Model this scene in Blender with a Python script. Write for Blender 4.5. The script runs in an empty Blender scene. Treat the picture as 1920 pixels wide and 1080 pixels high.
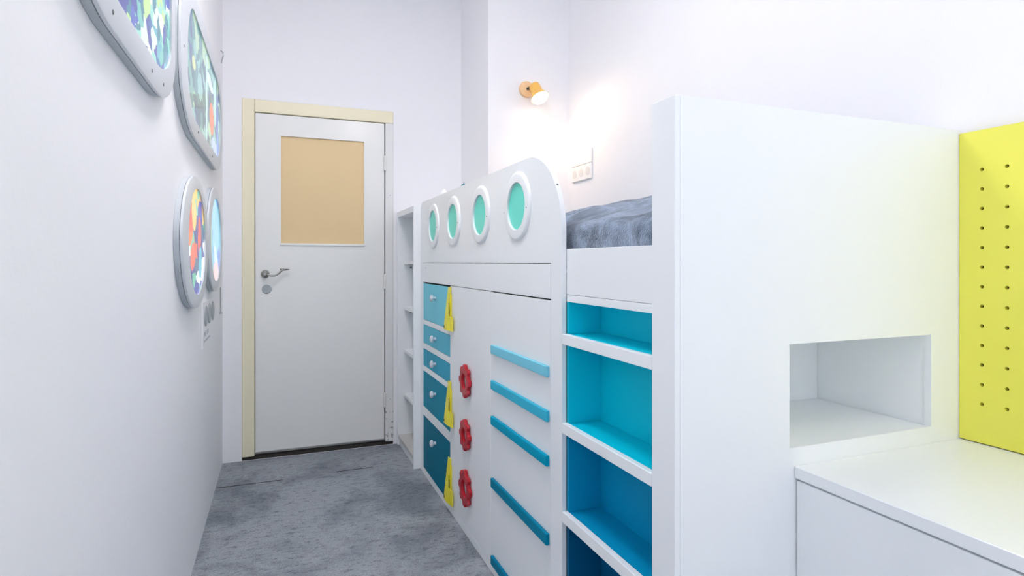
import bpy, bmesh, math, random
from mathutils import Vector, Matrix

random.seed(7)
SC = bpy.context.scene
COL = SC.collection
PI = math.pi

# ------------------------------------------------------------------ camera
FPX = 1104.0
YAW = math.atan2(960 - 523, FPX)
cam_d = bpy.data.cameras.new('camera')
cam = bpy.data.objects.new('camera', cam_d)
COL.objects.link(cam)
cam.location = (0, 0, 1.17)
cam.rotation_euler = (PI / 2, 0, -YAW)
cam_d.sensor_width = 36
cam_d.lens = FPX / 1920 * 36
cam_d.shift_y = -(540 - 491.5) / 1920
cam_d.clip_start = 0.02
SC.camera = cam

# ------------------------------------------------------------------ world, light, exposure
SKY_STRENGTH = 7.0
SKY_COLOUR = (0.83, 0.92, 1.0)
GLOBE_STRENGTH = 24.0
ADDED_PANEL_STRENGTH = 32.0
GLOBE_COLOUR = (1.0, 0.955, 0.955)
SPOT_WATTS = 3.6
SC.view_settings.view_transform = 'Standard'
SC.view_settings.look = 'None'
SC.view_settings.gamma = 1
SC.view_settings.use_curve_mapping = False
SC.view_settings.exposure = 0.22
world = bpy.data.worlds.new('overcast_sky')
world.use_nodes = True
SC.world = world
bgn = world.node_tree.nodes['Background']
bgn.inputs[0].default_value = (*SKY_COLOUR, 1)
bgn.inputs[1].default_value = SKY_STRENGTH
SC.cycles.max_bounces = 16
SC.cycles.diffuse_bounces = 12
SC.cycles.sample_clamp_indirect = 8

ADDED_WIN = (-1.95, -0.80, 0.55, 2.75)      # added, unseen window behind the camera that brightens the left wall: y0, y1, z0, z1
YB, YF, XL, XR, ZC = -2.0, 3.80, -0.305, 1.66, 3.05
pl = bpy.data.lights.new('added_window_portal', 'AREA')
pl.shape = 'RECTANGLE'
pl.size, pl.size_y = ADDED_WIN[3] - ADDED_WIN[2], ADDED_WIN[1] - ADDED_WIN[0]
pl.cycles.is_portal = True
po = bpy.data.objects.new('added_window_portal', pl)
po.location = (XR + 0.13, (ADDED_WIN[0] + ADDED_WIN[1]) / 2, (ADDED_WIN[2] + ADDED_WIN[3]) / 2)
po.rotation_euler = (0, PI / 2, 0)
COL.objects.link(po)


# ------------------------------------------------------------------ materials
def lin(c):
    c = c / 255.0
    return c / 12.92 if c <= 0.04045 else ((c + 0.055) / 1.055) ** 2.4


def rgb(r, g, b):
    return (lin(r), lin(g), lin(b), 1)


class N:
    """tiny node helper"""
    def __init__(self, name):
        self.m = bpy.data.materials.new(name)
        self.m.use_nodes = True
        self.t = self.m.node_tree
        self.b = self.t.nodes['Principled BSDF']

    def n(self, typ, **kw):
        x = self.t.nodes.new(typ)
        for k, v in kw.items():
            setattr(x, k, v)
        return x

    def l(self, a, b):
        self.t.links.new(a, b)


def paint(name, col, rough=0.45, var=0.02, scale=3.0, bump=0.0, bscale=120, coat=0.0, spec=0.5):
    k = N(name)
    tc = k.n('ShaderNodeTexCoord')
    no = k.n('ShaderNodeTexNoise')
    no.inputs['Scale'].default_value = scale
    no.inputs['Detail'].default_value = 4
    k.l(tc.outputs['Object'], no.inputs['Vector'])
    mx = k.n('ShaderNodeMix', data_type='RGBA')
    mx.inputs['A'].default_value = tuple(c * (1 - var) for c in col[:3]) + (1,)
    mx.inputs['B'].default_value = tuple(min(1, c * (1 + var)) for c in col[:3]) + (1,)
    k.l(no.outputs['Fac'], mx.inputs['Factor'])
    k.l(mx.outputs['Result'], k.b.inputs['Base Color'])
    k.b.inputs['Roughness'].default_value = rough
    k.b.inputs['Specular IOR Level'].default_value = spec
    k.b.inputs['Coat Weight'].default_value = coat
    if bump:
        n2 = k.n('ShaderNodeTexNoise')
        n2.inputs['Scale'].default_value = bscale
        n2.inputs['Detail'].default_value = 3
        k.l(tc.outputs['Object'], n2.inputs['Vector'])
        bp = k.n('ShaderNodeBump')
        bp.inputs['Strength'].default_value = bump
        bp.inputs['Distance'].default_value = 0.004
        k.l(n2.outputs['Fac'], bp.inputs['Height'])
        k.l(bp.outputs['Normal'], k.b.inputs['Normal'])
    return k.m


def vivid(c, k=1.4):
    return tuple(min(0.9, q * k) for q in c[:3]) + (1,)


def emit(name, col, strength):
    k = N(name)
    k.b.inputs['Base Color'].default_value = (*col[:3], 1)
    k.b.inputs['Emission Color'].default_value = (*col[:3], 1)
    k.b.inputs['Emission Strength'].default_value = strength
    return k.m


M_WALL = paint('wall_paint', (0.885, 0.88, 0.90, 1), 0.7, 0.012, 1.2, 0.12, 60)
M_CEIL = paint('ceiling_paint', (0.90, 0.90, 0.91, 1), 0.8, 0.01, 1.0)
M_WHITE = paint('white_lacquer', (0.875, 0.895, 0.91, 1), 0.32, 0.012, 2.0, 0.03, 90)
M_DOOR = paint('door_paint', (0.83, 0.825, 0.80, 1), 0.26, 0.02, 1.5, 0.015, 10, coat=0.3)
M_DOOR.node_tree.nodes['Principled BSDF'].inputs['Coat Roughness'].default_value = 0.13
M_CREAM = paint('cream_paint', rgb(238, 230, 200), 0.35, 0.04, 4, 0.1, 30)
M_TAN = paint('frosted_glass_warm_light', rgb(228, 200, 152), 0.42, 0.05, 2)  # tan puts the warm light beyond the door into the pane colour
M_METAL = paint('brushed_nickel', (0.33, 0.33, 0.31, 1), 0.38, 0.1, 60)
M_METAL.node_tree.nodes['Principled BSDF'].inputs['Metallic'].default_value = 0.9
M_DARKMETAL = paint('dark_metal', (0.08, 0.08, 0.075, 1), 0.4)
M_GAP = paint('dark_threshold_and_gap_shade', (0.035, 0.03, 0.027, 1), 0.8, 0.3, 20)  # also painted in as shade behind the fronts and peg holes
M_BOXGREY = paint('grey_frame_lacquer', (0.66, 0.69, 0.73, 1), 0.35, 0.03, 5)
M_BOXSIDE = paint('grey_edge_board', (0.50, 0.54, 0.57, 1), 0.5, 0.06, 14)
M_SCREW = paint('screw_grey', (0.2, 0.2, 0.21, 1), 0.4)
M_YELLOW = paint('yellow_lacquer', rgb(234, 230, 92), 0.38, 0.02, 2)
M_YTAG = paint('yellow_plastic', rgb(238, 226, 40), 0.35, 0.04, 20)
M_BLACK = paint('black_print', (0.02, 0.02, 0.02, 1), 0.5)
M_RED = paint('red_plastic', rgb(182, 22, 40), 0.34, 0.06, 20)
M_PORT = paint('turquoise_acrylic', vivid(rgb(92, 200, 184), 1.3), 0.3, 0.03, 3, spec=0.3)
M_KNOB = paint('pale_ceramic', (0.60, 0.65, 0.70, 1), 0.15, 0.05, 60)
M_SWITCH = paint('grey_plastic', (0.36, 0.39, 0.41, 1), 0.35)
M_PRINT = paint('grey_print', (0.42, 0.42, 0.46, 1), 0.6)
M_PLATE = paint('white_plastic', (0.74, 0.74, 0.76, 1), 0.4)
M_SOCKET = paint('socket_plastic', (0.87, 0.865, 0.86, 1), 0.35)
M_SOCKHOLE = paint('socket_recess', (0.74, 0.73, 0.72, 1), 0.5)
M_WOOD = paint('honey_wood', rgb(248, 204, 156), 0.4, 0.15, 30)
M_SHADE = paint('amber_lamp_shade', rgb(244, 190, 92), 0.4, 0.05, 30)
M_PILLOW = paint('white_cotton', (0.86, 0.87, 0.90, 1), 0.9, 0.03, 30)
M_DTEAL = paint('dark_teal_cotton', rgb(60, 120, 140), 0.9)
M_GREYW = paint('warm_grey_board', (0.60, 0.59, 0.57, 1), 0.5, 0.06, 5)
DRAWER_COLS = [rgb(112, 186, 202), rgb(86, 168, 188), rgb(52, 146, 172), rgb(20, 124, 150), rgb(0, 98, 124)]
M_DRAWER = [paint('drawer_teal', vivid(c, 1.28), 0.5, 0.03, 3, spec=0.06) for c in DRAWER_COLS]
BAR_COLS = [rgb(118, 192, 212), rgb(56, 170, 198), rgb(0, 146, 178), rgb(0, 120, 152), rgb(0, 112, 146)]
M_BAR = [paint('bar_teal', vivid(c, 1.12), 0.5, 0.03, 6, spec=0.06) for c in BAR_COLS]
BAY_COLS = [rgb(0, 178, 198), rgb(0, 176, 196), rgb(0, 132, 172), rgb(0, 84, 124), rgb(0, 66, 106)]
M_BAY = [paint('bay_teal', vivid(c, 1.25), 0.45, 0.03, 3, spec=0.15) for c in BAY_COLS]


def mat_jamb():
    k = N('peeling_white_paint')
    tc = k.n('ShaderNodeTexCoord')
    no = k.n('ShaderNodeTexNoise')
    no.inputs['Scale'].default_value = 26
    no.inputs['Detail'].default_value = 6
    sp = k.n('ShaderNodeSeparateXYZ')
    k.l(tc.outputs['Object'], no.inputs['Vector'])
    k.l(tc.outputs['Object'], sp.inputs[0])
    mr = k.n('ShaderNodeMapRange')
    mr.inputs['From Min'].default_value = 0.55
    mr.inputs['From Max'].default_value = 0.0
    mr.inputs['To Min'].default_value = 0.0
    mr.inputs['To Max'].default_value = 0.2
    k.l(sp.outputs['Z'], mr.inputs['Value'])
    ad = k.n('ShaderNodeMath', operation='ADD')
    k.l(no.outputs['Fac'], ad.inputs[0])
    k.l(mr.outputs['Result'], ad.inputs[1])
    gt = k.n('ShaderNodeMath', operation='GREATER_THAN')
    gt.inputs[1].default_value = 0.735
    k.l(ad.outputs[0], gt.inputs[0])
    mx = k.n('ShaderNodeMix', data_type='RGBA')
    mx.inputs['A'].default_value = (0.78, 0.78, 0.77, 1)
    mx.inputs['B'].default_value = (0.36, 0.35, 0.36, 1)
    k.l(gt.outputs[0], mx.inputs['Factor'])
    k.l(mx.outputs['Result'], k.b.inputs['Base Color'])
    k.b.inputs['Roughness'].default_value = 0.4
    return k.m


def mat_carpet():
    k = N('mottled_grey_carpet')
    tc = k.n('ShaderNodeTexCoord')
    mp = k.n('ShaderNodeMapping')
    mp.inputs['Scale'].default_value = (1.0, 2.0, 1.0)
    mp.inputs['Rotation'].default_value = (0, 0, 0.12)
    k.l(tc.outputs['Object'], mp.inputs['Vector'])

    def noise(scale, detail, vec, rough=0.6, dist=0.0):
        no = k.n('ShaderNodeTexNoise')
        no.inputs['Scale'].default_value = scale
        no.inputs['Detail'].default_value = detail
        no.inputs['Roughness'].default_value = rough
        no.inputs['Distortion'].default_value = dist
        k.l(vec, no.inputs['Vector'])
        return no.outputs['Fac']
    big = noise(2.6, 6, tc.outputs['Object'], 0.65, 0.6)
    mid = noise(24, 8, mp.outputs['Vector'], 0.78)
    fine = noise(150, 4, mp.outputs['Vector'], 0.7)

    def ramp(src, p0, c0, p1, c1):
        r = k.n('ShaderNodeValToRGB')
        r.color_ramp.elements[0].position = p0
        r.color_ramp.elements[0].color = c0
        r.color_ramp.elements[1].position = p1
        r.color_ramp.elements[1].color = c1
        k.l(src, r.inputs['Fac'])
        return r.outputs['Color']
    a = ramp(big, 0.36, (0.56, 0.58, 0.61, 1), 0.56, (1, 1, 1, 1))
    b = ramp(mid, 0.36, (0.38, 0.39, 0.41, 1), 0.49, (1, 1, 1, 1))
    c = ramp(fine, 0.34, (0.45, 0.45, 0.47, 1), 0.60, (1.0, 1.0, 1.0, 1))

    def mul(x, y, f=1.0):
        m = k.n('ShaderNodeMix', data_type='RGBA', blend_type='MULTIPLY')
        m.inputs['Factor'].default_value = f
        k.l(x, m.inputs['A'])
        k.l(y, m.inputs['B'])
        return m.outputs['Result']
    base = k.n('ShaderNodeRGB')
    base.outputs[0].default_value = (0.48, 0.515, 0.555, 1)
    res = mul(mul(mul(base.outputs[0], a, 0.9), b, 0.8), c, 0.9)
    k.l(res, k.b.inputs['Base Color'])
    k.b.inputs['Roughness'].default_value = 0.95
    k.b.inputs['Specular IOR Level'].default_value = 0.15
    bp = k.n('ShaderNodeBump')
    bp.inputs['Strength'].default_value = 0.6
    bp.inputs['Distance'].default_value = 0.01
    k.l(fine, bp.inputs['Height'])
    k.l(bp.outputs['Normal'], k.b.inputs['Normal'])
    return k.m


def mat_plush():
    k = N('blue_grey_plush')
    tc = k.n('ShaderNodeTexCoord')
    no = k.n('ShaderNodeTexNoise')
    no.inputs['Scale'].default_value = 9
    no.inputs['Detail'].default_value = 8
    no.inputs['Roughness'].default_value = 0.72
    no.inputs['Distortion'].default_value = 0.8
    k.l(tc.outputs['Object'], no.inputs['Vector'])
    r = k.n('ShaderNodeValToRGB')
    r.color_ramp.elements[0].position = 0.40
    r.color_ramp.elements[0].color = (0.06, 0.10, 0.16, 1)
    r.color_ramp.elements[1].position = 0.61
    r.color_ramp.elements[1].color = (0.30, 0.39, 0.53, 1)
    k.l(no.outputs['Fac'], r.inputs['Fac'])
    k.l(r.outputs['Color'], k.b.inputs['Base Color'])
    k.b.inputs['Roughness'].default_value = 0.95
    k.b.inputs['Specular IOR Level'].default_value = 0.1
    k.b.inputs['Sheen Weight'].default_value = 0.6
    k.b.inputs['Sheen Roughness'].default_value = 0.4
    n2 = k.n('ShaderNodeTexNoise')
    n2.inputs['Scale'].default_value = 240
    n2.inputs['Detail'].default_value = 4
    k.l(tc.outputs['Object'], n2.inputs['Vector'])
    bp = k.n('ShaderNodeBump')
    bp.inputs['Strength'].default_value = 0.9
    bp.inputs['Distance'].default_value = 0.008
    k.l(n2.outputs['Fac'], bp.inputs['Height'])
    k.l(bp.outputs['Normal'], k.b.inputs['Normal'])
    return k.m


def mat_pane():
    k = N('clear_window_glass')
    tr = k.n('ShaderNodeBsdfTransparent')
    gl = k.n('ShaderNodeBsdfGlossy')
    gl.inputs['Roughness'].default_value = 0.02
    fr = k.n('ShaderNodeFresnel')
    mx = k.n('ShaderNodeMixShader')
    k.l(fr.outputs[0], mx.inputs[0])
    k.l(tr.outputs[0], mx.inputs[1])
    k.l(gl.outputs[0], mx.inputs[2])
    k.l(mx.outputs[0], k.t.nodes['Material Output'].inputs['Surface'])
    return k.m


def mat_art(name, cols, scale, stretch, spots, strength, seed, lamp_y=None):
    """backlit printed picture: wavy flat colour patches plus oval figures;
    object space: y along the wall, z up"""
    k = N(name)
    tc = k.n('ShaderNodeTexCoord')
    mp = k.n('ShaderNodeMapping')
    mp.inputs['Scale'].default_value = (0, *stretch)
    mp.inputs['Location'].default_value = (seed, seed * 0.7, seed * 1.3)
    k.l(tc.outputs['Object'], mp.inputs['Vector'])
    wob = k.n('ShaderNodeTexNoise')
    wob.inputs['Scale'].default_value = 0.7
    wob.inputs['Detail'].default_value = 2
    k.l(mp.outputs['Vector'], wob.inputs['Vector'])
    sub = k.n('ShaderNodeVectorMath', operation='MULTIPLY_ADD')
    sub.inputs[1].default_value = (1.5, 1.5, 1.5)
    k.l(wob.outputs['Color'], sub.inputs[0])
    k.l(mp.outputs['Vector'], sub.inputs[2])
    vo = k.n('ShaderNodeTexVoronoi')
    vo.inputs['Scale'].default_value = scale
    k.l(sub.outputs[0], vo.inputs['Vector'])
    sc = k.n('ShaderNodeSeparateColor')
    k.l(vo.outputs['Color'], sc.inputs[0])
    r = k.n('ShaderNodeValToRGB')
    cr = r.color_ramp
    cr.interpolation = 'CONSTANT'
    cr.elements[0].color = cols[0]
    cr.elements[1].position = 1.0 / len(cols)
    cr.elements[1].color = cols[1]
    for i in range(2, len(cols)):
        e = cr.elements.new(i / len(cols))
        e.color = cols[i]
    k.l(sc.outputs[0], r.inputs['Fac'])
    out = r.outputs['Color']
    # small wobble for the oval figures
    wob2 = k.n('ShaderNodeVectorMath', operation='MULTIPLY_ADD')
    wob2.inputs[1].default_value = (0, 0.05, 0.05)
    k.l(wob.outputs['Color'], wob2.inputs[0])
    k.l(tc.outputs['Object'], wob2.inputs[2])
    for (cy, cz, ry, rz, col) in spots:
        m2 = k.n('ShaderNodeMapping')
        m2.vector_type = 'POINT'
        m2.inputs['Location'].default_value = (0, -(cy + 0.025) / ry, -(cz + 0.025) / rz)
        m2.inputs['Scale'].default_value = (0, 1 / ry, 1 / rz)
        k.l(wob2.outputs[0], m2.inputs['Vector'])
        ln = k.n('ShaderNodeVectorMath', operation='LENGTH')
        k.l(m2.outputs[0], ln.inputs[0])
        lt = k.n('ShaderNodeMath', operation='LESS_THAN')
        lt.inputs[1].default_value = 1.0
        k.l(ln.outputs['Value'], lt.inputs[0])
        mx = k.n('ShaderNodeMix', data_type='RGBA')
        k.l(lt.outputs[0], mx.inputs['Factor'])
        k.l(out, mx.inputs['A'])
        mx.inputs['B'].default_value = col
        out = mx.outputs['Result']
    k.b.inputs['Base Color'].default_value = (0.05, 0.06, 0.07, 1)
    k.l(out, k.b.inputs['Emission Color'])
    k.b.inputs['Emission Strength'].default_value = strength
    k.b.inputs['Roughness'].default_value = 0.15
    k.b.inputs['Specular IOR Level'].default_value = 0.25
    return k.m


M_JAMB = mat_jamb()
M_CARPET = mat_carpet()
M_PLUSH = mat_plush()
M_PANE = mat_pane()


# ------------------------------------------------------------------ geometry helpers
def new():
    return bmesh.new()


def box(bm, x0, x1, y0, y1, z0, z1, bev=0.0, seg=1):
    r = bmesh.ops.create_cube(bm, size=1)
    vs = r['verts']
    for v in vs:
        v.co = Vector(((x0 + x1) / 2 + v.co.x * (x1 - x0), (y0 + y1) / 2 + v.co.y * (y1 - y0), (z0 + z1) / 2 + v.co.z * (z1 - z0)))
    if bev:
        es = list({e for v in vs for e in v.link_edges})
        bmesh.ops.bevel(bm, geom=es, offset=bev, segments=seg, affect='EDGES', profile=0.5)
    return bm


def circle(cy, cz, ry, rz=None, n=48, ph=0.0):
    rz = ry if rz is None else rz
    return [(cy + ry * math.cos(ph + 2 * PI * i / n), cz + rz * math.sin(ph + 2 * PI * i / n)) for i in range(n)]


def rect(a0, a1, b0, b1):
    return [(a0, b0), (a1, b0), (a1, b1), (a0, b1)]


def rrect(a0, a1, b0, b1, radii, n=12):
    """rounded rectangle; radii for corners (a1,b1),(a0,b1),(a0,b0),(a1,b0) as (ra, rb)"""
    out = []
    cs = [(a1, b1, 0), (a0, b1, 1), (a0, b0, 2), (a1, b0, 3)]
    for (ca, cb, q), (ra, rb) in zip(cs, radii):
        ra, rb = max(ra, 1e-4), max(rb, 1e-4)
        oa = ca - ra if q in (0, 3) else ca + ra
        ob = cb - rb if q in (0, 1) else cb + rb
        for i in range(n + 1):
            t = q * PI / 2 + PI / 2 * i / n
            out.append((oa + ra * math.cos(t), ob + rb * math.sin(t)))
    return out


def plate(bm, outer, holes, ax, d0, d1):
    """flat board with holes. ax='x': 2d=(y,z); 'y': 2d=(x,z); 'z': 2d=(x,y)"""
    def P(a, b, d):
        return (d, a, b) if ax == 'x' else ((a, d, b) if ax == 'y' else (a, b, d))
    t = bmesh.new()
    es = []
    for loop in [outer] + list(holes):
        vs = [t.verts.new(P(a, b, d0)) for a, b in loop]
        for i in range(len(vs)):
            es.append(t.edges.new((vs[i], vs[(i + 1) % len(vs)])))
    nrm = Vector(P(0, 0, 1))
    bmesh.ops.triangle_fill(t, use_beauty=True, use_dissolve=False, edges=es, normal=nrm)
    ext = bmesh.ops.extrude_face_region(t, geom=t.faces[:])
    dv = Vector(P(0, 0, d1 - d0))
    for v in [g for g in ext['geom'] if isinstance(g, bmesh.types.BMVert)]:
        v.co += dv
    bmesh.ops.recalc_face_normals(t, faces=t.faces[:])
    me = bpy.data.meshes.new('tmp')
    t.to_mesh(me)
    t.free()
    bm.from_mesh(me)
    bpy.data.meshes.remove(me)
    return bm


def ring_profile(bm, loops, close=False):
    """skin between successive loops (equal count) of 3d points"""
    rows = [[bm.verts.new(p) for p in lp] for lp in loops]
    n = len(rows[0])
    for r0, r1 in zip(rows, rows[1:]):
        for i in range(n):
            bm.faces.new((r0[i], r0[(i + 1) % n], r1[(i + 1) % n], r1[i]))
    return rows


def lathe(bm, org, axis, prof, n=24, cap0=True, cap1=True):
    axis = Vector(axis).normalized()
    q = axis.to_track_quat('Z', 'Y')
    org = Vector(org)
    loops = []
    for (r, h) in prof:
        loops.append([org + q @ Vector((r * math.cos(2 * PI * i / n), r * math.sin(2 * PI * i / n), h)) for i in range(n)])
    rows = ring_profile(bm, loops)
    if cap0:
        bm.faces.new(rows[0][::-1])
    if cap1:
        bm.faces.new(rows[-1])
    return bm


def tube(bm, pts, radii, n=10):
    pts = [Vector(p) for p in pts]
    if not isinstance(radii, (list, tuple)):
        radii = [radii] * len(pts)
    loops = []
    for i, p in enumerate(pts):
        d = (pts[min(i + 1, len(pts) - 1)] - pts[max(i - 1, 0)]).normalized()
        q = d.to_track_quat('Z', 'Y')
        loops.append([p + q @ Vector((radii[i] * math.cos(2 * PI * k / n), radii[i] * math.sin(2 * PI * k / n), 0)) for k in range(n)])
    rows = ring_profile(bm, loops)
    bm.faces.new(rows[0][::-1])
    bm.faces.new(rows[-1])
    return bm


def root_of(o):
    while o.parent:
        o = o.parent
    return o


def obj(name, bm, mat, parent=None, label=None, cat=None, group=None, kind=None, smooth=False, recalc=True, org=None):
    if recalc:
        bmesh.ops.recalc_face_normals(bm, faces=bm.faces[:])
    off = Vector(org) if org else (Vector(root_of(parent).location) if parent else Vector((0, 0, 0)))
    bmesh.ops.translate(bm, verts=bm.verts[:], vec=-off)
    me = bpy.data.meshes.new(name)
    bm.to_mesh(me)
    bm.free()
    me.materials.append(mat)
    if smooth:
        me.polygons.foreach_set('use_smooth', [True] * len(me.polygons))
        me.set_sharp_from_angle(angle=math.radians(smooth if smooth is not True else 40))
    o = bpy.data.objects.new(name, me)
    COL.objects.link(o)
    if parent:
        o.parent = parent
    elif org:
        o.location = org
    props(o, label, cat, group, kind)
    return o


def props(o, label=None, cat=None, group=None, kind=None):
    for k, v in (('label', label), ('category', cat), ('group', group), ('kind', kind)):
        if v:
            o[k] = v


def thing(name, loc, label, cat, group=None, kind=None):
    o = bpy.data.objects.new(name, None)
    o.empty_display_size = 0.1
    o.location = loc
    COL.objects.link(o)
    props(o, label, cat, group, kind)
    return o


def B(*a, **k):
    return box(new(), *a, **k)


# ------------------------------------------------------------------ room shell
flo = obj('floor', B(XL - 0.1, XR + 0.1, YB - 0.1, YF + 0.2, -0.1, 0.0), M_CARPET, kind='structure',
    label='mottled grey carpet floor of the narrow room', cat='floor')
for x0, x1, y in ((-0.30, 0.02, 3.392), (0.30, 0.50, 3.412)):
    obj('carpet_seam', B(x0, x1, y, y + .006, 0.0, 0.0012), M_GAP, flo, label='dark seam line in the carpet')
obj('ceiling', B(XL - 0.1, XR + 0.1, YB - 0.1, YF + 0.2, ZC, ZC + 0.1), M_CEIL, kind='structure',
    label='white ceiling above the view', cat='ceiling')
obj('wall_left', B(XL - 0.12, XL, YB - 0.1, YF + 0.12, 0, ZC), M_WALL, kind='structure',
    label='long white wall carrying the backlit picture frames', cat='wall')
obj('wall_right', plate(new(), rect(YB - 0.1, YF + 0.12, 0, ZC), [rect(*ADDED_WIN)], 'x', XR, XR + 0.12), M_WALL, kind='structure',
    label='white wall along the bed behind the yellow board', cat='wall')
obj('wall_far', plate(new(), rect(XL, XR, 0, ZC), [rect(-0.203, 0.684, 0.001, 2.135)], 'y', YF, YF + 0.12), M_WALL,
    kind='structure', label='white end wall around the door', cat='wall')
obj('wall_alcove', B(1.137, XR, 3.25, YF, 0, ZC), M_WALL, kind='structure',
    label='white projecting wall block that carries the lit lamp', cat='wall')
obj('wall_back', B(XL, XR, YB - 0.12, YB, 0, ZC), M_WALL, kind='structure',
    label='plain white wall behind the camera', cat='wall')
wnd = thing('added_window_1', (XR + 0.06, (ADDED_WIN[0] + ADDED_WIN[1]) / 2, ADDED_WIN[2]), 'added side window, unseen behind the camera, to brighten the left wall', 'window', kind='structure')
obj('added_window_frame', plate(new(), rect(ADDED_WIN[0] + .001, ADDED_WIN[1] - .001, ADDED_WIN[2] + .001, ADDED_WIN[3] - .001),
    [rect(ADDED_WIN[0] + .05, ADDED_WIN[1] - .05, ADDED_WIN[2] + .05, ADDED_WIN[3] - .05)], 'x', XR + 0.04, XR + 0.09), M_WHITE, wnd)
obj('pane', B(XR + 0.063, XR + 0.067, ADDED_WIN[0] + .05, ADDED_WIN[1] - .05, ADDED_WIN[2] + .05, ADDED_WIN[3] - .05), M_PANE, wnd)

obj('wall_light_block', B(-0.4, 0.9, YF + 0.1205, YF + 0.18, 0.0, 2.3), M_WALL, kind='structure', label='added unseen board behind the closed door, blocking sky light', cat='wall')  # unseen board added to keep sky light from leaking past the door

# ------------------------------------------------------------------ door in the far wall
dr = thing('door_1', (0.25, YF, 0), 'white door with a frosted pane tinted as if warmly lit in a cream frame', 'door', kind='structure')
DX0, DX1, DZ0, DZ1 = -0.130, 0.626, 0.043, 2.055
obj('threshold', B(-0.202, 0.683, YF + 0.004, YF + 0.119, 0.0005, 0.020), M_GAP, dr, label='dark threshold')
obj('jamb', B(-0.202, -0.134, YF - 0.006, YF + 0.10, 0.022, 2.134, bev=0.003), M_CREAM, dr, label='wide cream jamb on the lock side')
obj('head_jamb', B(-0.133, 0.683, YF - 0.005, YF + 0.10, 2.060, 2.134, bev=0.003), M_CREAM, dr, label='cream head of the frame')
obj('jamb', B(0.632, 0.683, YF - 0.006, YF + 0.10, 0.022, 2.059, bev=0.003), M_JAMB, dr, label='white hinge jamb with peeling paint')
obj('door_light_stop', plate(new(), rect(-0.1335, 0.6315, 0.0205, 2.0595), [rect(-0.10, 0.60, 0.06, 2.03)], 'y', YF + 0.0405, YF + 0.055), M_DOOR, dr)  # unseen ring added behind the leaf against light leaking round it
PX0, PX1, PZ0, PZ1 = 0.012, 0.501, 1.284, 1.930
leaf = obj('door_leaf', plate(new(), rect(DX0, DX1, DZ0, DZ1), [rect(PX0, PX1, PZ0, PZ1)], 'y', YF + 0.002, YF + 0.040), M_DOOR, dr)
obj('door_pane', B(PX0 + .0002, PX1 - .0002, YF + 0.014, YF + 0.020, PZ0 + .0002, PZ1 - .0002), M_TAN, dr, label='frosted glass pane tinted tan for the warm light beyond')
obj('glazing_bead', B(PX0 - .006, PX1 + .006, YF - 0.006, YF + 0.0015, PZ0 - .014, PZ0 - .001, bev=.002), M_DOOR, dr)
# lever handle
hx, hz = -0.076, 1.100
bm = new()
lathe(bm, (hx, YF + 0.0015, hz), (0, -1, 0), [(0.023, 0), (0.024, 0.004), (0.021, 0.010), (0.012, 0.014), (0.010, 0.045), (0.012, 0.050), (0.008, 0.055)])
hd = obj('door_handle', bm, M_METAL, dr, smooth=True, label='curved nickel lever handle')
pts = []
for i in range(15):
    t = i / 14
    pts.append((hx + 0.100 * t, YF - 0.040 - 0.006 * math.sin(PI * t), hz - 0.010 * math.sin(PI * min(1, t * 1.25)) + 0.030 * max(0, t - 0.55) ** 2 / 0.2))
pts += [(hx + 0.108, YF - 0.038, hz + 0.022)]
obj('lever', tube(new(), pts, [0.0058] * 11 + [0.0062] * 5), M_METAL, hd, smooth=True)
bm = new()
tube(bm, [(hx + 0.082, YF - 0.043, hz + 0.028), (hx + 0.105, YF - 0.036, hz + 0.0245), (hx + 0.135, YF - 0.034, hz + 0.026)], [0.003, 0.006, 0.002], 8)
obj('lever_tip', bm, M_DARKMETAL, hd, smooth=True)
obj('keyhole_cover', lathe(new(), (-0.068, YF + 0.0015, 1.009), (0, -1, 0), [(0.027, 0), (0.027, 0.003), (0.024, 0.006)]), M_SWITCH, dr, smooth=True, label='round grey lock cover')
for z in (1.80, 1.045, 0.290):
    bm = new()
    lathe(bm, (0.629, YF - 0.008, z - 0.045), (0, 0, 1), [(0.0075, 0), (0.0075, 0.042), (0.0062, 0.043), (0.0062, 0.046), (0.0075, 0.047), (0.0075, 0.088), (0.005, 0.094)], 14)
    obj('hinge', bm, M_DOOR, dr, smooth=True)

# ------------------------------------------------------------------ bookcase between door and bed
BX0, BX1, BY0, BY1 = 0.706, 1.134, 3.288, 3.792
bk = thing('bookcase', ((BX0 + BX1) / 2, (BY0 + BY1) / 2, 0), 'tall narrow white open bookcase between the door and the bed', 'bookcase')
obj('side_panel', B(BX0, BX1, BY0, BY0 + .020, 0.001, 1.490, bev=.0015), M_WHITE, bk)
obj('side_panel', B(BX0, BX1, BY1 - .020, BY1, 0.001, 1.490, bev=.0015), M_WHITE, bk)
obj('top_panel', B(BX0, BX1, BY0 + .0205, BY1 - .0205, 1.455, 1.490, bev=.0015), M_WHITE, bk)
obj('back_panel', B(BX1 - .012, BX1 - .001, BY0 + .0205, BY1 - .0205, 0.07, 1.4545), M_WHITE, bk)
obj('bottom_panel', B(BX0 + .004, BX1 - .013, BY0 + .0205, BY1 - .0205, 0.045, 0.068, bev=.0015), M_GREYW, bk, label='grey floor board of the bookcase')
obj('plinth', B(BX0 + .012, BX0 + .028, BY0 + .0205, BY1 - .0205, 0.001, 0.0445), M_WHITE, bk)
for z in (1.165, 0.875, 0.600, 0.318):
    sh = obj('shelf', B(BX0 + .042, BX1 - .013, BY0 + .0215, BY1 - .0215, z - .010, z + .010, bev=.0015), M_WHITE, bk)
    for px in (BX0 + .085, BX1 - .08):
        obj('shelf_pin', lathe(new(), (px, BY1 - .0203, z - .030), (0, -1, 0), [(0.006, 0), (0.006, .012), (0.004, .014)], 10), M_SCREW, sh)

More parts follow.
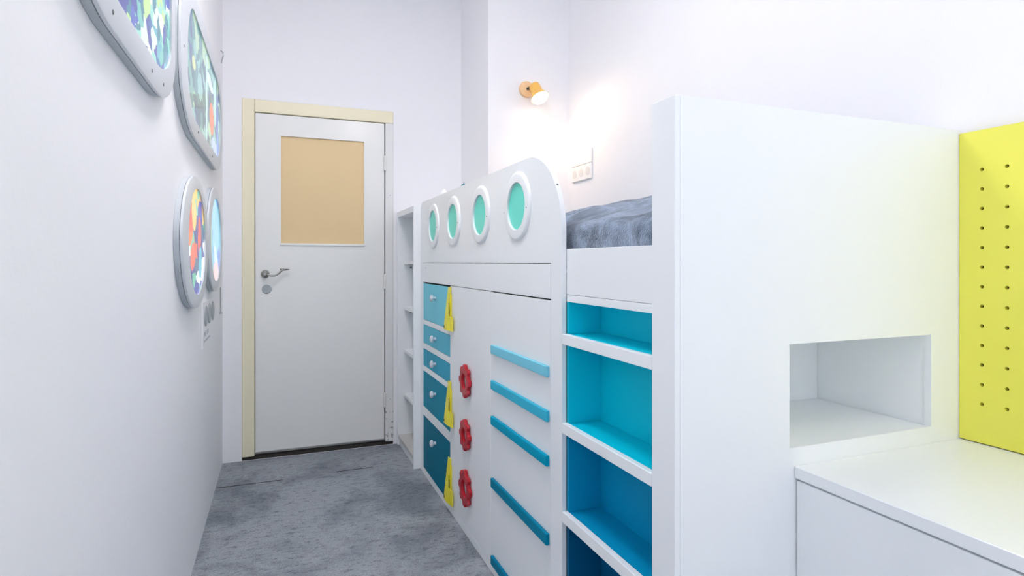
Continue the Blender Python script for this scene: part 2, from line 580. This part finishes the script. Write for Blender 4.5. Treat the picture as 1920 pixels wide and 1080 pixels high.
# ------------------------------------------------------------------ loft bed
XB, XC = 0.745, 0.759
bed = thing('loft_bed', (1.15, 2.1, 0), 'white loft bed with a rounded guard panel, four turquoise portholes, drawers and cupboards', 'bed')
FY0, FY1, FZ = 1.498, 3.284, 1.505
R = 0.25
outl = [(FY0, 0.002), (FY1, 0.002)]
outl += [(FY1 - .05 + .05 * math.cos(t), FZ - .05 + .05 * math.sin(t)) for t in [PI / 2 * i / 8 for i in range(9)]]
outl += [(FY0 + R - R * math.sin(t), FZ - R + R * math.cos(t)) for t in [PI / 2 * i / 20 for i in range(21)]]
PC = [(1.830, 1.357), (2.219, 1.357), (2.609, 1.357), (2.983, 1.357)]
OP = (1.570, 3.219, 0.034, 1.168)
bm = plate(new(), outl, [circle(cy, cz, 0.086, n=40) for cy, cz in PC] + [rect(*OP)], 'x', XB, XC)
gp = obj('guard_panel', bm, M_WHITE, bed, label='white guard panel with a rounded corner and round openings')
for cy, cz in PC:
    prof = [(0.0795, XC), (0.0795, XB - .0075), (0.0805, XB - .0085), (0.1065, XB - .0085), (0.1105, XB - .0075), (0.1150, XB - .0035), (0.1165, XB - .0003)]
    loops = [[(x, a, b) for a, b in circle(cy, cz, r, n=56)] for r, x in prof]
    loops.append([(XB - .0003, a, b) for a, b in circle(cy, cz, 0.0855, n=56)])
    loops.append([(XC, a, b) for a, b in circle(cy, cz, 0.0855, n=56)])
    loops.append(loops[0])
    bm = new()
    ring_profile(bm, loops)
    bmesh.ops.remove_doubles(bm, verts=bm.verts[:], dist=1e-5)
    rg = obj('porthole_ring', bm, M_WHITE, bed, smooth=35)
    bm = new()
    lathe(bm, (XB - .0010, cy, cz), (1, 0, 0), [(0.0775, 0), (0.0775, 0.004), (0.0785, 0.0125)], 48)
    obj('porthole_pane', bm, M_PORT, rg, label='turquoise acrylic disc')
    for s in (-1, 1):
        obj('screw', lathe(new(), (XB - .0086 if s < 0 else XB - .0002, cy + s * (0.094 if s < 0 else 0.128), cz - .012), (-1, 0, 0), [(0.0030, 0), (0.0030, 0.0006), (0.0022, 0.001)], 8), M_SCREW, rg)
obj('screw', lathe(new(), (XB - .0001, 3.165, 1.138), (-1, 0, 0), [(0.0035, 0), (0.0035, 0.0006), (0.002, .001)], 8), M_SCREW, bed)
tt = 0.62
cpos = (XB + .007, FY0 + R - R * math.sin(PI / 2 * tt), FZ - R + R * math.cos(PI / 2 * tt))
cn = (0, -math.sin(PI / 2 * tt), math.cos(PI / 2 * tt))
obj('screw', lathe(new(), cpos, cn, [(0.0035, 0.0001), (0.0035, 0.0008), (0.002, .0012)], 8), M_SCREW, bed)

obj('rail_panel', B(XB, XC - .001, 1.573, 3.216, 1.061, 1.165, bev=.001), M_WHITE, bed)
obj('front_gap_shade', B(XC + .008, XC + .020, 1.52, 3.27, 0.004, 1.14), M_GAP, bed, label='dark sheet standing in for shade behind the drawer and cupboard fronts')  # near-black sheet puts the shade behind the fronts into colour
# drawer stack framing
for z0, z1 in ((0.8275, 0.8525), (0.694, 0.7235), (0.571, 0.5985), (0.3255, 0.3725)):
    obj('divider', B(XB, XC - .001, 2.6715, 3.2165, z0, z1, bev=.001), M_WHITE, bed)
DZ = [(0.8545, 1.0525), (0.7255, 0.8255), (0.6005, 0.692), (0.3745, 0.569), (0.036, 0.3235)]
KZ = [0.985, 0.777, 0.648, 0.494, 0.244]
shade = ['palest', 'second palest', 'mid teal', 'deep teal', 'darkest']
for i, (z0, z1) in enumerate(DZ):
    d = obj('drawer', B(XB + .0005, XC - .001, 2.6725, 3.2155, z0, z1, bev=.001), M_DRAWER[i], bed, label='%s drawer front' % (shade[i] if 'teal' in shade[i] else shade[i] + ' teal'))
    bm = new()
    lathe(bm, (XB + .0004, 2.945, KZ[i]), (-1, 0, 0), [(0.009, 0), (0.008, 0.010), (0.012, 0.013), (0.0185, 0.016), (0.019, 0.024), (0.014, 0.029), (0.004, 0.031)], 8)
    obj('knob', bm, M_KNOB, d, label='pale faceted knob')
# two cupboard doors
d1 = obj('cupboard_door', B(XB + .0003, XC - .001, 2.1045, 2.6695, 0.036, 1.0585, bev=.001), M_WHITE, bed, label='white cupboard door with three red wheels')
d2 = obj('cupboard_door', B(XB + .0003, XC - .001, 1.573, 2.1020, 0.036, 1.0565, bev=.001), M_WHITE, bed, label='white cupboard door with teal bars')
for i, (z0, z1) in enumerate(((0.829, 0.863), (0.697, 0.730), (0.565, 0.597), (0.331, 0.366), (0.044, 0.077))):
    bm = B(XB - .012, XB + .0001, 1.580, 2.072, z0, z1, bev=.003, seg=2)
    obj('bar', bm, M_BAR[i], d2, label='%s teal bar' % ['palest', 'light', 'mid', 'deep', 'lowest deep'][i])
# red scalloped wheels
for cy, cz, RW in ((2.402, 0.664, 0.0715), (2.402, 0.435, 0.067), (2.402, 0.209, 0.078)):
    n = 96
    def prof(rs, x):
        out = []
        for k in range(n):
            t = 2 * PI * k / n + PI / 8
            w = math.cos(8 * t)
            lob = max(-1, min(1, 1.9 * w))
            r = RW * rs * (0.915 + 0.085 * lob)
            out.append((x, cy + r * math.cos(t), cz + r * math.sin(t)))
        return out
    def inner(r, x):
        return [(x, cy + RW * r * math.cos(2 * PI * k / n + PI / 8), cz + RW * r * math.sin(2 * PI * k / n + PI / 8)) for k in range(n)]
    xf, xb = XB - .0165, XB - .002
    loops = [inner(0.455, xb), inner(0.455, xf + .0015), inner(0.47, xf), prof(0.96, xf), prof(1.0, xf + .003), prof(1.0, xb - .003), prof(0.97, xb)]
    loops.append(loops[0])
    bm = new()
    ring_profile(bm, loops)
    bmesh.ops.remove_doubles(bm, verts=bm.verts[:], dist=1e-5)
    wl = obj('wheel', bm, M_RED, d1, smooth=30, label='red scalloped wheel')
# yellow folded corner latches over the drawer edges
for zt in (1.052, 0.612, 0.254):
    zb = zt - 0.198
    bm = new()
    def prism(q, t):
        a = [bm.verts.new(p) for p in q]
        b = [bm.verts.new((p[0] + t, p[1], p[2])) for p in q]
        bm.faces.new(a)
        bm.faces.new(b[::-1])
        for i in range(4):
            bm.faces.new((a[i], b[i], b[(i + 1) % 4], a[(i + 1) % 4]))
    x0 = XB - .004
    prism([(x0, 2.690, zt), (x0, 2.646, zt), (x0 - .018, 2.650, zb), (x0 - .018, 2.706, zb)], .0035)
    prism([(x0 - .012, 2.6495, zb + .066), (x0 - .008, 2.596, zb + .066), (x0 - .008, 2.590, zb), (x0 - .0175, 2.6495, zb)], .0035)
    box(bm, XB - .0075, XB - .0002, 2.640, 2.675, zb + .020, zt - .03)
    lt = obj('latch', bm, M_YTAG, bed, label='yellow folded latch')
    bm = new()
    for k in range(7):
        z = zb + .076 + k * .0075
        box(bm, x0 - .0115, x0 - .0102, 2.632 + .002 * (k % 2), 2.640, z, z + (.004 if k % 3 else .006))
    box(bm, x0 - .020, x0 - .019, 2.686, 2.694, zb + .008, zb + .020)
    obj('latch_lettering', bm, M_BLACK, lt, kind='stuff', label='small black print on the latch')

# platform, rail over the shelf bay, tower end
obj('bed_rail', B(XC, XC + .016, 1.067, 1.4975, 1.0785, 1.207, bev=.001), M_WHITE, bed)
obj('platform', B(XC + .021, 1.638, 1.07, 3.245, 1.120, 1.145), M_WHITE, bed)
obj('tower_edge_board', B(XB, XC, 0.987, 1.066, 0.002, 1.510, bev=.0012), M_WHITE, bed, label='white edge board of the tall end')
NX0, NX1, NZ0, NZ1 = 1.052, 1.522, 0.757, 0.988
obj('end_panel', plate(new(), rect(XC + .0004, 1.638, 0.002, 1.510), [rect(NX0, NX1, NZ0, NZ1)], 'y', 0.987, 1.004), M_WHITE, bed, label='large white end panel with a niche opening')
obj('inner_end_panel', B(XC + .0004, 1.638, 1.050, 1.066, 1.146, 1.510, bev=.001), M_WHITE, bed)
obj('top_cap', B(XC + .0004, 1.638, 1.0042, 1.0498, 1.494, 1.5095), M_WHITE, bed)
bm = new()
t = .010
NB = 1.325
box(bm, NX0 - t, NX0 - .0005, 1.0045, NB, NZ0 - t, NZ1 + t)
box(bm, NX1 + .003, NX1 + t, 1.0045, NB, NZ0 - t, NZ1 + t)
box(bm, NX0, NX1, 1.0045, NB, NZ0 - t, NZ0 - .0005)
box(bm, NX0, NX1, 1.0045, NB, NZ1 + .0005, NZ1 + t)
box(bm, NX0 - t, NX1 + t, NB + .0005, NB + .010, NZ0 - t, NZ1 + t)
obj('niche_lining', bm, M_WHITE, bed)

# ------------------------------------------------------------------ teal shelf bay
su = thing('shelf_unit', (0.82, 1.28, 0), 'open shelf bay with teal compartments and white shelf edges in the bed front', 'shelf')
SY0, SY1, SXB = 1.0675, 1.4965, 0.872
obj('top_edge', B(XC, SXB, SY0, SY1, 1.0575, 1.0775, bev=.001), M_WHITE, su)
edges = [(0.938, 0.967), (0.686, 0.715), (0.434, 0.465), (0.184, 0.214)]
comps = [(0.967, 1.0573), (0.715, 0.9378), (0.465, 0.6858), (0.214, 0.4338), (0.004, 0.1838)]
for z0, z1 in edges:
    obj('shelf_edge', B(XB, XC + .003, SY0, SY1 + .0009, z0, z1, bev=.0012), M_WHITE, su)
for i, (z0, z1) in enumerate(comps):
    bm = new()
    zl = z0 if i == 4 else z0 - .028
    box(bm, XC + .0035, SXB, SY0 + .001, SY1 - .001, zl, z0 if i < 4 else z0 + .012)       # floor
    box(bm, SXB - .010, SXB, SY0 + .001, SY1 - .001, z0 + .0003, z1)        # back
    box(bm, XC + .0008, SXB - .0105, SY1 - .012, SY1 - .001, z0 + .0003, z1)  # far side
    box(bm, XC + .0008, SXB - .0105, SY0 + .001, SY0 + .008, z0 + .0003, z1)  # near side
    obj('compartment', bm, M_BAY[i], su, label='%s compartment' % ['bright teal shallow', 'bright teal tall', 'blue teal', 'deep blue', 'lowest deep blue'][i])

# ------------------------------------------------------------------ bedding
def sstep(a, b, x):
    t = max(0.0, min(1.0, (x - a) / (b - a)))
    return t * t * (3 - 2 * t)


import mathutils.noise as mn
mt = thing('mattress', (1.2, 2.15, 1.146), 'mattress covered with a crumpled blue-grey plush blanket on the loft bed', 'mattress')
obj('mattress_core', B(0.792, 1.630, 1.075, 3.236, 1.146, 1.205, bev=.02, seg=3), M_PILLOW, mt)
bm = new()
NU, NV = 70, 150
grid = []
for i in range(NU + 1):
    row = []
    for j in range(NV + 1):
        y = 1.0685 + (3.238 - 1.0685) * j / NV
        s = i / NU
        # run up the front face, roll over, then across the bed
        if s < 0.18:
            q = s / 0.18
            x, z = 0.7775, 1.150 + 0.100 * q
            soft = q
        elif s < 0.36:
            q = (s - 0.18) / 0.18
            a = q * PI / 2
            x, z = 0.7775 + 0.060 * (1 - math.cos(a)), 1.250 + 0.042 * math.sin(a)
            soft = 1
        else:
            q = (s - 0.36) / 0.64
            x = 0.8375 + (1.634 - 0.8375) * q
            z = 1.292 + 0.125 * min(1, q / 0.6) ** 0.8 - 0.02 * sstep(0.7, 1, q)
            soft = 1
        w = mn.noise((x * 5, y * 5, z * 5)) * 0.022 + mn.noise((x * 14, y * 14, z * 14)) * 0.009
        z2 = z + w * soft - 0.15 * sstep(2.0, 2.6, y) * sstep(1.25, 1.32, z) * (0.5 + 0.5 * sstep(1.3, 1.4, z))
        x2 = x + (abs(w) * 0.4 * soft if s < 0.36 else 0)
        row.append(bm.verts.new((max(0.7768, x2), y, z2)))
    grid.append(row)
for i in range(NU):
    for j in range(NV):
        bm.faces.new((grid[i][j], grid[i][j + 1], grid[i + 1][j + 1], grid[i + 1][j]))
obj('blanket', bm, M_PLUSH, mt, smooth=180, label='blue-grey plush blanket')


def pillow(name, c, size, rot, mat, label, cat):
    bm = bmesh.new()
    n = 20
    top, bot = [], []
    for i in range(n + 1):
        rt, rb = [], []
        for j in range(n + 1):
            u, v = -1 + 2 * i / n, -1 + 2 * j / n
            k = 1 - 0.10 * (1 - u * u) * abs(v) ** 3 - 0.0
            k2 = 1 - 0.10 * (1 - v * v) * abs(u) ** 3
            h = max(0, (1 - u ** 4) * (1 - v ** 4)) ** 0.5
            p = Vector((u * k2 * size[0] / 2, v * k * size[1] / 2, 0))
            edge = i in (0, n) or j in (0, n)
            vt = bm.verts.new(p + Vector((0, 0, h * size[2] / 2)))
            rt.append(vt)
            rb.append(vt if edge else bm.verts.new(p - Vector((0, 0, h * size[2] / 2))))
        top.append(rt)
        bot.append(rb)
    for i in range(n):
        for j in range(n):
            bm.faces.new((top[i][j], top[i + 1][j], top[i + 1][j + 1], top[i][j + 1]))
            q = (bot[i][j], bot[i][j + 1], bot[i + 1][j + 1], bot[i + 1][j])
            if len(set(q)) == 4:
                try:
                    bm.faces.new(q)
                except ValueError:
                    pass
    me = bpy.data.meshes.new(name)
    bmesh.ops.recalc_face_normals(bm, faces=bm.faces[:])
    bm.to_mesh(me)
    bm.free()
    me.materials.append(mat)
    me.polygons.foreach_set('use_smooth', [True] * len(me.polygons))
    o = bpy.data.objects.new(name, me)
    o.location = c
    o.rotation_euler = rot.to_euler()
    COL.objects.link(o)
    props(o, label, cat)
    return o


# ------------------------------------------------------------------ low cabinet and yellow pegboard
DXF, DZT = 1.066, 0.716
cb = thing('cabinet', (1.35, 0.2, 0), 'low white cabinet with a flat top under the yellow pegboard', 'cabinet')
CY0, CY1 = -0.75, 0.986
obj('cabinet_top', B(DXF, 1.638, CY0, CY1, DZT - .026, DZT, bev=.0015), M_WHITE, cb)
obj('cabinet_body', B(DXF + .024, 1.636, CY0 + .004, CY1 - .001, 0.002, DZT - .0265), M_WHITE, cb)
for y0, y1 in ((0.122, CY1 - .003), (CY0 + .002, 0.119)):
    obj('drawer_front', B(DXF + .003, DXF + .0235, y0, y1, 0.06, DZT - .031, bev=.0012), M_WHITE, cb)

holes = []
for c in range(9):
    for r in range(13):
        holes.append(circle(0.933 - 0.0545 * c, 1.401 - 0.04875 * r, 0.0047, n=10))
pg = thing('pegboard', (1.63, 0.7, DZT), 'bright yellow pegboard with columns of small round holes', 'pegboard')
obj('board', plate(new(), rect(0.445, 0.985, DZT + .003, 1.500), holes, 'x', 1.628, 1.640), M_YELLOW, pg)
obj('backing', B(1.646, 1.658, 0.45, 0.980, DZT + .006, 1.496), M_GAP, pg, label='dark sheet standing in for the shade behind the holes')  # shade seen through the holes, painted as a near-black sheet

# ------------------------------------------------------------------ backlit picture frames on the left wall
XW, XG, XFr = XL + .0008, -0.2835, -0.278
W = (1, 1, 1, 1)
SEA = [rgb(50, 110, 170), rgb(150, 222, 205), rgb(40, 130, 150), rgb(235, 250, 235), rgb(58, 62, 160), rgb(110, 195, 185), rgb(200, 235, 150), rgb(70, 90, 190), rgb(90, 175, 190), rgb(225, 245, 225)]
REEF = [rgb(52, 58, 165), rgb(236, 84, 56), rgb(250, 205, 100), rgb(70, 180, 190), rgb(70, 100, 140), rgb(235, 245, 250), rgb(250, 130, 70), rgb(48, 44, 140), rgb(110, 200, 170)]
AQUA = [rgb(110, 170, 230), rgb(170, 215, 235), rgb(140, 200, 225), rgb(90, 130, 200), rgb(200, 225, 240), rgb(120, 190, 210)]
DIM_TEALS = [rgb(56, 118, 128), rgb(90, 155, 160), rgb(48, 96, 128), rgb(120, 180, 165), rgb(150, 205, 200), rgb(80, 145, 150), rgb(64, 90, 150), rgb(190, 225, 190)]  # darkened to imitate the dim reflection on the second picture


def lightbox(name, outer, inner, art, label, screws):
    ys = [p[0] for p in outer]
    zs = [p[1] for p in outer]
    root = thing(name, (XL, (min(ys) + max(ys)) / 2, (min(zs) + max(zs)) / 2), label, 'picture frame')
    cy, cz = root.location.y, root.location.z
    n = len(outer)

    def sc(lp, f):
        return [(cy + (a - cy) * f, cz + (b - cz) * f) for a, b in lp]

    def L(lp, x):
        return [(x, a, b) for a, b in lp]
    # box sides
    bm = new()
    ri = sc(outer, 0.93)
    loops = [L(outer, XW), L(outer, -0.2885), L(sc(outer, .985), -0.2875), L(ri, -0.2875), L(ri, XW), L(outer, XW)]
    ring_profile(bm, loops)
    bmesh.ops.remove_doubles(bm, verts=bm.verts[:], dist=1e-5)
    obj('frame_side', bm, M_BOXSIDE, root, smooth=30, label='grey edge band of the frame')
    # front ring
    bm = new()
    loops = [L(outer, -0.2865), L(outer, XFr - .0015), L(sc(outer, .988), XFr), L(inner, XFr), L(inner, -0.2865), L(outer, -0.2865)]
    ring_profile(bm, loops)
    bmesh.ops.remove_doubles(bm, verts=bm.verts[:], dist=1e-5)
    fr = obj('frame_ring', bm, M_BOXGREY, root, smooth=30)
    for (a, b) in screws:
        obj('screw', lathe(new(), (XFr - .0001, a, b), (1, 0, 0), [(0.005, 0), (0.005, .001), (0.003, .0018)], 8), M_SCREW, fr)
    # printed picture
    bm = new()
    f = [bm.verts.new((XG, a, b)) for a, b in sc(inner, 1.004)]
    g = [bm.verts.new((XG - .0025, a, b)) for a, b in sc(inner, 1.004)]
    bm.faces.new(f)
    bm.faces.new(g[::-1])
    for i in range(n):
        bm.faces.new((f[i], g[i], g[(i + 1) % n], f[(i + 1) % n]))
    obj('backlit_picture', bm, art, root, label='glowing colour print behind clear acrylic')
    return root


A1 = mat_art('sea_print', SEA, 1.0, (19, 24), [], 0.75, 3.1)
A2 = mat_art('kelp_print', DIM_TEALS, 1.0, (13, 18),  # paler ovals paint in the brighter lit side, the others are figures
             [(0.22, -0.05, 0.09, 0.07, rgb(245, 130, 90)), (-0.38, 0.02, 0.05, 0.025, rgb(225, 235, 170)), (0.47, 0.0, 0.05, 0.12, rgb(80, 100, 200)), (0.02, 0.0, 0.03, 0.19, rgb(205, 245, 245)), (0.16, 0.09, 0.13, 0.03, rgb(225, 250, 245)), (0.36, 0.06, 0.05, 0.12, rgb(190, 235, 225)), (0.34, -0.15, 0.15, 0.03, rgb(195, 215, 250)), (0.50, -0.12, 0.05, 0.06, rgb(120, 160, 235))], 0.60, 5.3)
A3 = mat_art('reef_print', REEF, 1.0, (9, 15),
             [(-0.08, -0.05, 0.07, 0.05, rgb(242, 104, 66)), (-0.05, 0.10, 0.06, 0.06, rgb(250, 210, 120)), (0.12, 0.11, 0.07, 0.05, rgb(54, 54, 180)), (0.10, 0.03, 0.05, 0.07, rgb(236, 76, 62)), (0.08, -0.13, 0.06, 0.03, rgb(235, 240, 250)), (0.13, -0.07, 0.05, 0.06, rgb(80, 190, 215))], 0.75, 8.7)
A4 = mat_art('water_print', AQUA, 1.0, (6, 8),
             [(0.05, -0.15, 0.13, 0.05, rgb(245, 200, 200)), (-0.16, 0.0, 0.03, 0.1, rgb(160, 215, 190))], 0.8, 12.9)

o1 = rrect(0.98, 1.945, 1.590, 2.16, [(.28, .16)] * 4)
i1 = rrect(1.08, 1.875, 1.656, 2.09, [(.24, .11)] * 4)
lightbox('picture_frame', o1, i1, A1, 'rounded grey frame with a backlit sea picture, nearest and highest on the left wall',
         [(1.25, 1.62), (1.60, 1.62), (1.75, 1.63)])
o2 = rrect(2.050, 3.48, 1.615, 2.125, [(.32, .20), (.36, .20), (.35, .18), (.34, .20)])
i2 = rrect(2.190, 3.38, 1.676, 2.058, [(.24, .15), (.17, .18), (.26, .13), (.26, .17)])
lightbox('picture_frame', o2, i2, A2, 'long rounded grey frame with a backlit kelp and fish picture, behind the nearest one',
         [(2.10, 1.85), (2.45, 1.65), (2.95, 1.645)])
lightbox('picture_frame', circle(2.44, 1.242, .36, .240, 64), circle(2.455, 1.245, .243, .195, 64), A3,
         'oval grey frame with a red, orange and blue backlit picture, lower on the left wall', [])
lightbox('picture_frame', circle(3.13, 1.277, .33, .245, 64), circle(3.15, 1.277, .245, .198, 64), A4,
         'smaller-looking oval grey frame with a pale blue backlit picture, nearest the door', [])

# switch plate with three round dials and faint lettering
sp = thing('switch_plate', (XL, 3.08, 0.9), 'pale wall plate with three round grey switches below the oval frames', 'switch')
obj('plate', B(XL + .0005, XL + .005, 2.80, 3.34, 0.800, 0.998, bev=.001), M_WALL, sp)
for y in (2.90, 3.04, 3.185):
    bm = new()
    prof = [(0.046, 0.0), (0.046, .004), (0.040, .006), (0.034, .003)]
    lathe(bm, (XL + .0051, y, 0.935), (1, 0, 0), prof, 28)
    kn = obj('switch', bm, M_SWITCH, sp, smooth=35)
bm = new()
x = XL + .0051
for k, y in enumerate((2.84, 2.868, 2.896, 2.945, 2.973, 3.00)):
    h = (.022, .016, .024, .020, .024, .016)[k]
    box(bm, x, x + .0004, y, y + .018, 0.856 - h / 2, 0.856 + h / 2)
for k in range(12):
    y = 2.835 + k * .021
    box(bm, x, x + .0004, y, y + .014, 0.822, 0.822 + (.008 if k % 3 else .011))
obj('plate_lettering', bm, M_PRINT, sp, kind='stuff', label='two lines of tiny grey lettering')
# hanging cord and a small hook beyond the plate
bm = tube(new(), [(XL + .006, 3.60, 1.03), (XL + .006, 3.602, 0.96), (XL + .0065, 3.60, 0.90), (XL + .009, 3.60, 0.886)], [.003, .003, .003, .009], 8)
obj('cord', bm, M_SWITCH, smooth=True, label='short thin grey cord hanging on the wall near the door jamb', cat='cord', org=(XL, 3.6, 0.886))
bm = tube(new(), [(XL + .001, 3.68, 2.36), (XL + .012, 3.68, 2.35), (XL + .014, 3.68, 2.33), (XL + .006, 3.68, 2.305), (XL + .004, 3.68, 2.29)], .003, 8)
obj('hook', bm, M_SWITCH, smooth=True, label='tiny hook high on the left wall near the corner', cat='hook', org=(XL, 3.68, 2.29))

# ------------------------------------------------------------------ wall lamp over the bed
lp = thing('wall_lamp', (1.378, 3.249, 2.203), 'lit amber spot lamp on a round wooden base on the projecting wall', 'lamp')
bm = lathe(new(), (1.378, 3.2495, 2.203), (0, -1, 0), [(0.048, 0), (0.049, .006), (0.046, .018), (0.040, .021)], 32)
obj('lamp_base', bm, M_WOOD, lp, smooth=35, label='round wooden base')
obj('lamp_arm', tube(new(), [(1.378, 3.229, 2.203), (1.384, 3.195, 2.202), (1.396, 3.168, 2.196)], .009, 12), M_DARKMETAL, lp, smooth=True)
AX = Vector((0.18, -0.46, -0.86)).normalized()
OS = Vector((1.394, 3.172, 2.212))
bm = lathe(new(), OS, AX, [(0.016, 0.0), (0.030, 0.004), (0.033, 0.014), (0.034, 0.055), (0.040, 0.070), (0.053, 0.100), (0.0515, 0.100), (0.038, 0.070), (0.032, 0.056)], 32)
obj('lamp_shade', bm, M_SHADE, lp, smooth=35)
bulb = lathe(new(), OS, AX, [(0.030, 0.058), (0.036, 0.072), (0.045, 0.090), (0.047, 0.100), (0.042, 0.112), (0.028, 0.121), (0.008, 0.125)], 32)
obj('bulb', bulb, emit('bulb_glow', (1.0, 0.86, 0.66), 14.0), lp, smooth=True, label='glowing reflector bulb')
sd = bpy.data.lights.new('lamp_beam', 'SPOT')
sd.energy = SPOT_WATTS
sd.color = (1.0, 0.68, 0.38)
sd.spot_size = math.radians(168)
sd.spot_blend = 0.55
sd.shadow_soft_size = 0.03
so = bpy.data.objects.new('lamp_beam', sd)
so.parent = lp
so.location = OS + AX * 0.150 - lp.location
so.rotation_euler = AX.to_track_quat('-Z', 'Y').to_euler()
COL.objects.link(so)

# ------------------------------------------------------------------ triple socket on the right wall
sk = thing('wall_socket', (XR, 3.06, 1.70), 'white triple socket with a tall blank plate on the wall beside the lamp', 'socket')
obj('socket_plate', B(XR - .011, XR - .0005, 2.945, 3.185, 1.650, 1.738, bev=.002), M_SOCKET, sk)
obj('blank_plate', B(XR - .010, XR - .0005, 2.945, 3.185, 1.741, 1.825, bev=.002), M_SOCKET, sk)
for k in range(3):
    y = 3.145 - .080 * k
    obj('socket_face', lathe(new(), (XR - .0112, y, 1.694), (-1, 0, 0), [(0.024, 0), (0.024, .0012), (0.020, .0016)], 20), M_SOCKHOLE, sk)

# pieces that peep over the guard panel
pillow('cushion', (0.838, 3.12, 1.427), (0.215, 0.215, 0.070), Matrix.Rotation(math.radians(90), 3, 'Y') @ Matrix.Rotation(math.radians(45), 3, 'Z'), M_PILLOW, 'small white cushion at the bed end, one corner showing over the guard panel', 'cushion')
pillow('cushion', (0.838, 2.755, 1.418), (0.205, 0.205, 0.065), Matrix.Rotation(math.radians(90), 3, 'Y') @ Matrix.Rotation(math.radians(45), 3, 'Z'), M_DTEAL, 'small dark teal cushion whose tip just shows over the guard panel', 'cushion')

# ------------------------------------------------------------------ ceiling lamp (its reflection shows on the door)
gx, gy = 0.93, -0.15
cl = thing('ceiling_lamp', (gx, gy, ZC), 'white globe ceiling lamp above the camera, mirrored as a highlight on the door', 'lamp')
obj('canopy', lathe(new(), (gx, gy, ZC - .0005), (0, 0, -1), [(0.06, 0), (0.06, .02), (0.02, .03), (0.02, .06)], 24), M_METAL, cl, smooth=35)
bm = bmesh.new()
bmesh.ops.create_uvsphere(bm, u_segments=32, v_segments=16, radius=0.11)
bmesh.ops.translate(bm, verts=bm.verts[:], vec=(gx, gy, ZC - .17))
obj('globe', bm, emit('globe_glow', GLOBE_COLOUR, GLOBE_STRENGTH), cl, smooth=True)
gx, gy = 0.20, 1.90  # unseen ceiling panel, added to even out light in the far half
cl = thing('added_panel_lamp', (gx, gy, ZC), 'added round flat ceiling lamp, unseen above the passage, to brighten the far half', 'lamp')
obj('added_lamp_housing', lathe(new(), (gx, gy, ZC - .0005), (0, 0, -1), [(0.27, 0), (0.27, .05), (0.252, .052), (0.25, .03)], 48), M_WHITE, cl, smooth=35)
obj('added_diffuser', lathe(new(), (gx, gy, ZC - .0315), (0, 0, -1), [(0.249, 0), (0.249, .012), (0.235, .016)], 48), emit('added_panel_glow', GLOBE_COLOUR, ADDED_PANEL_STRENGTH), cl, smooth=35)
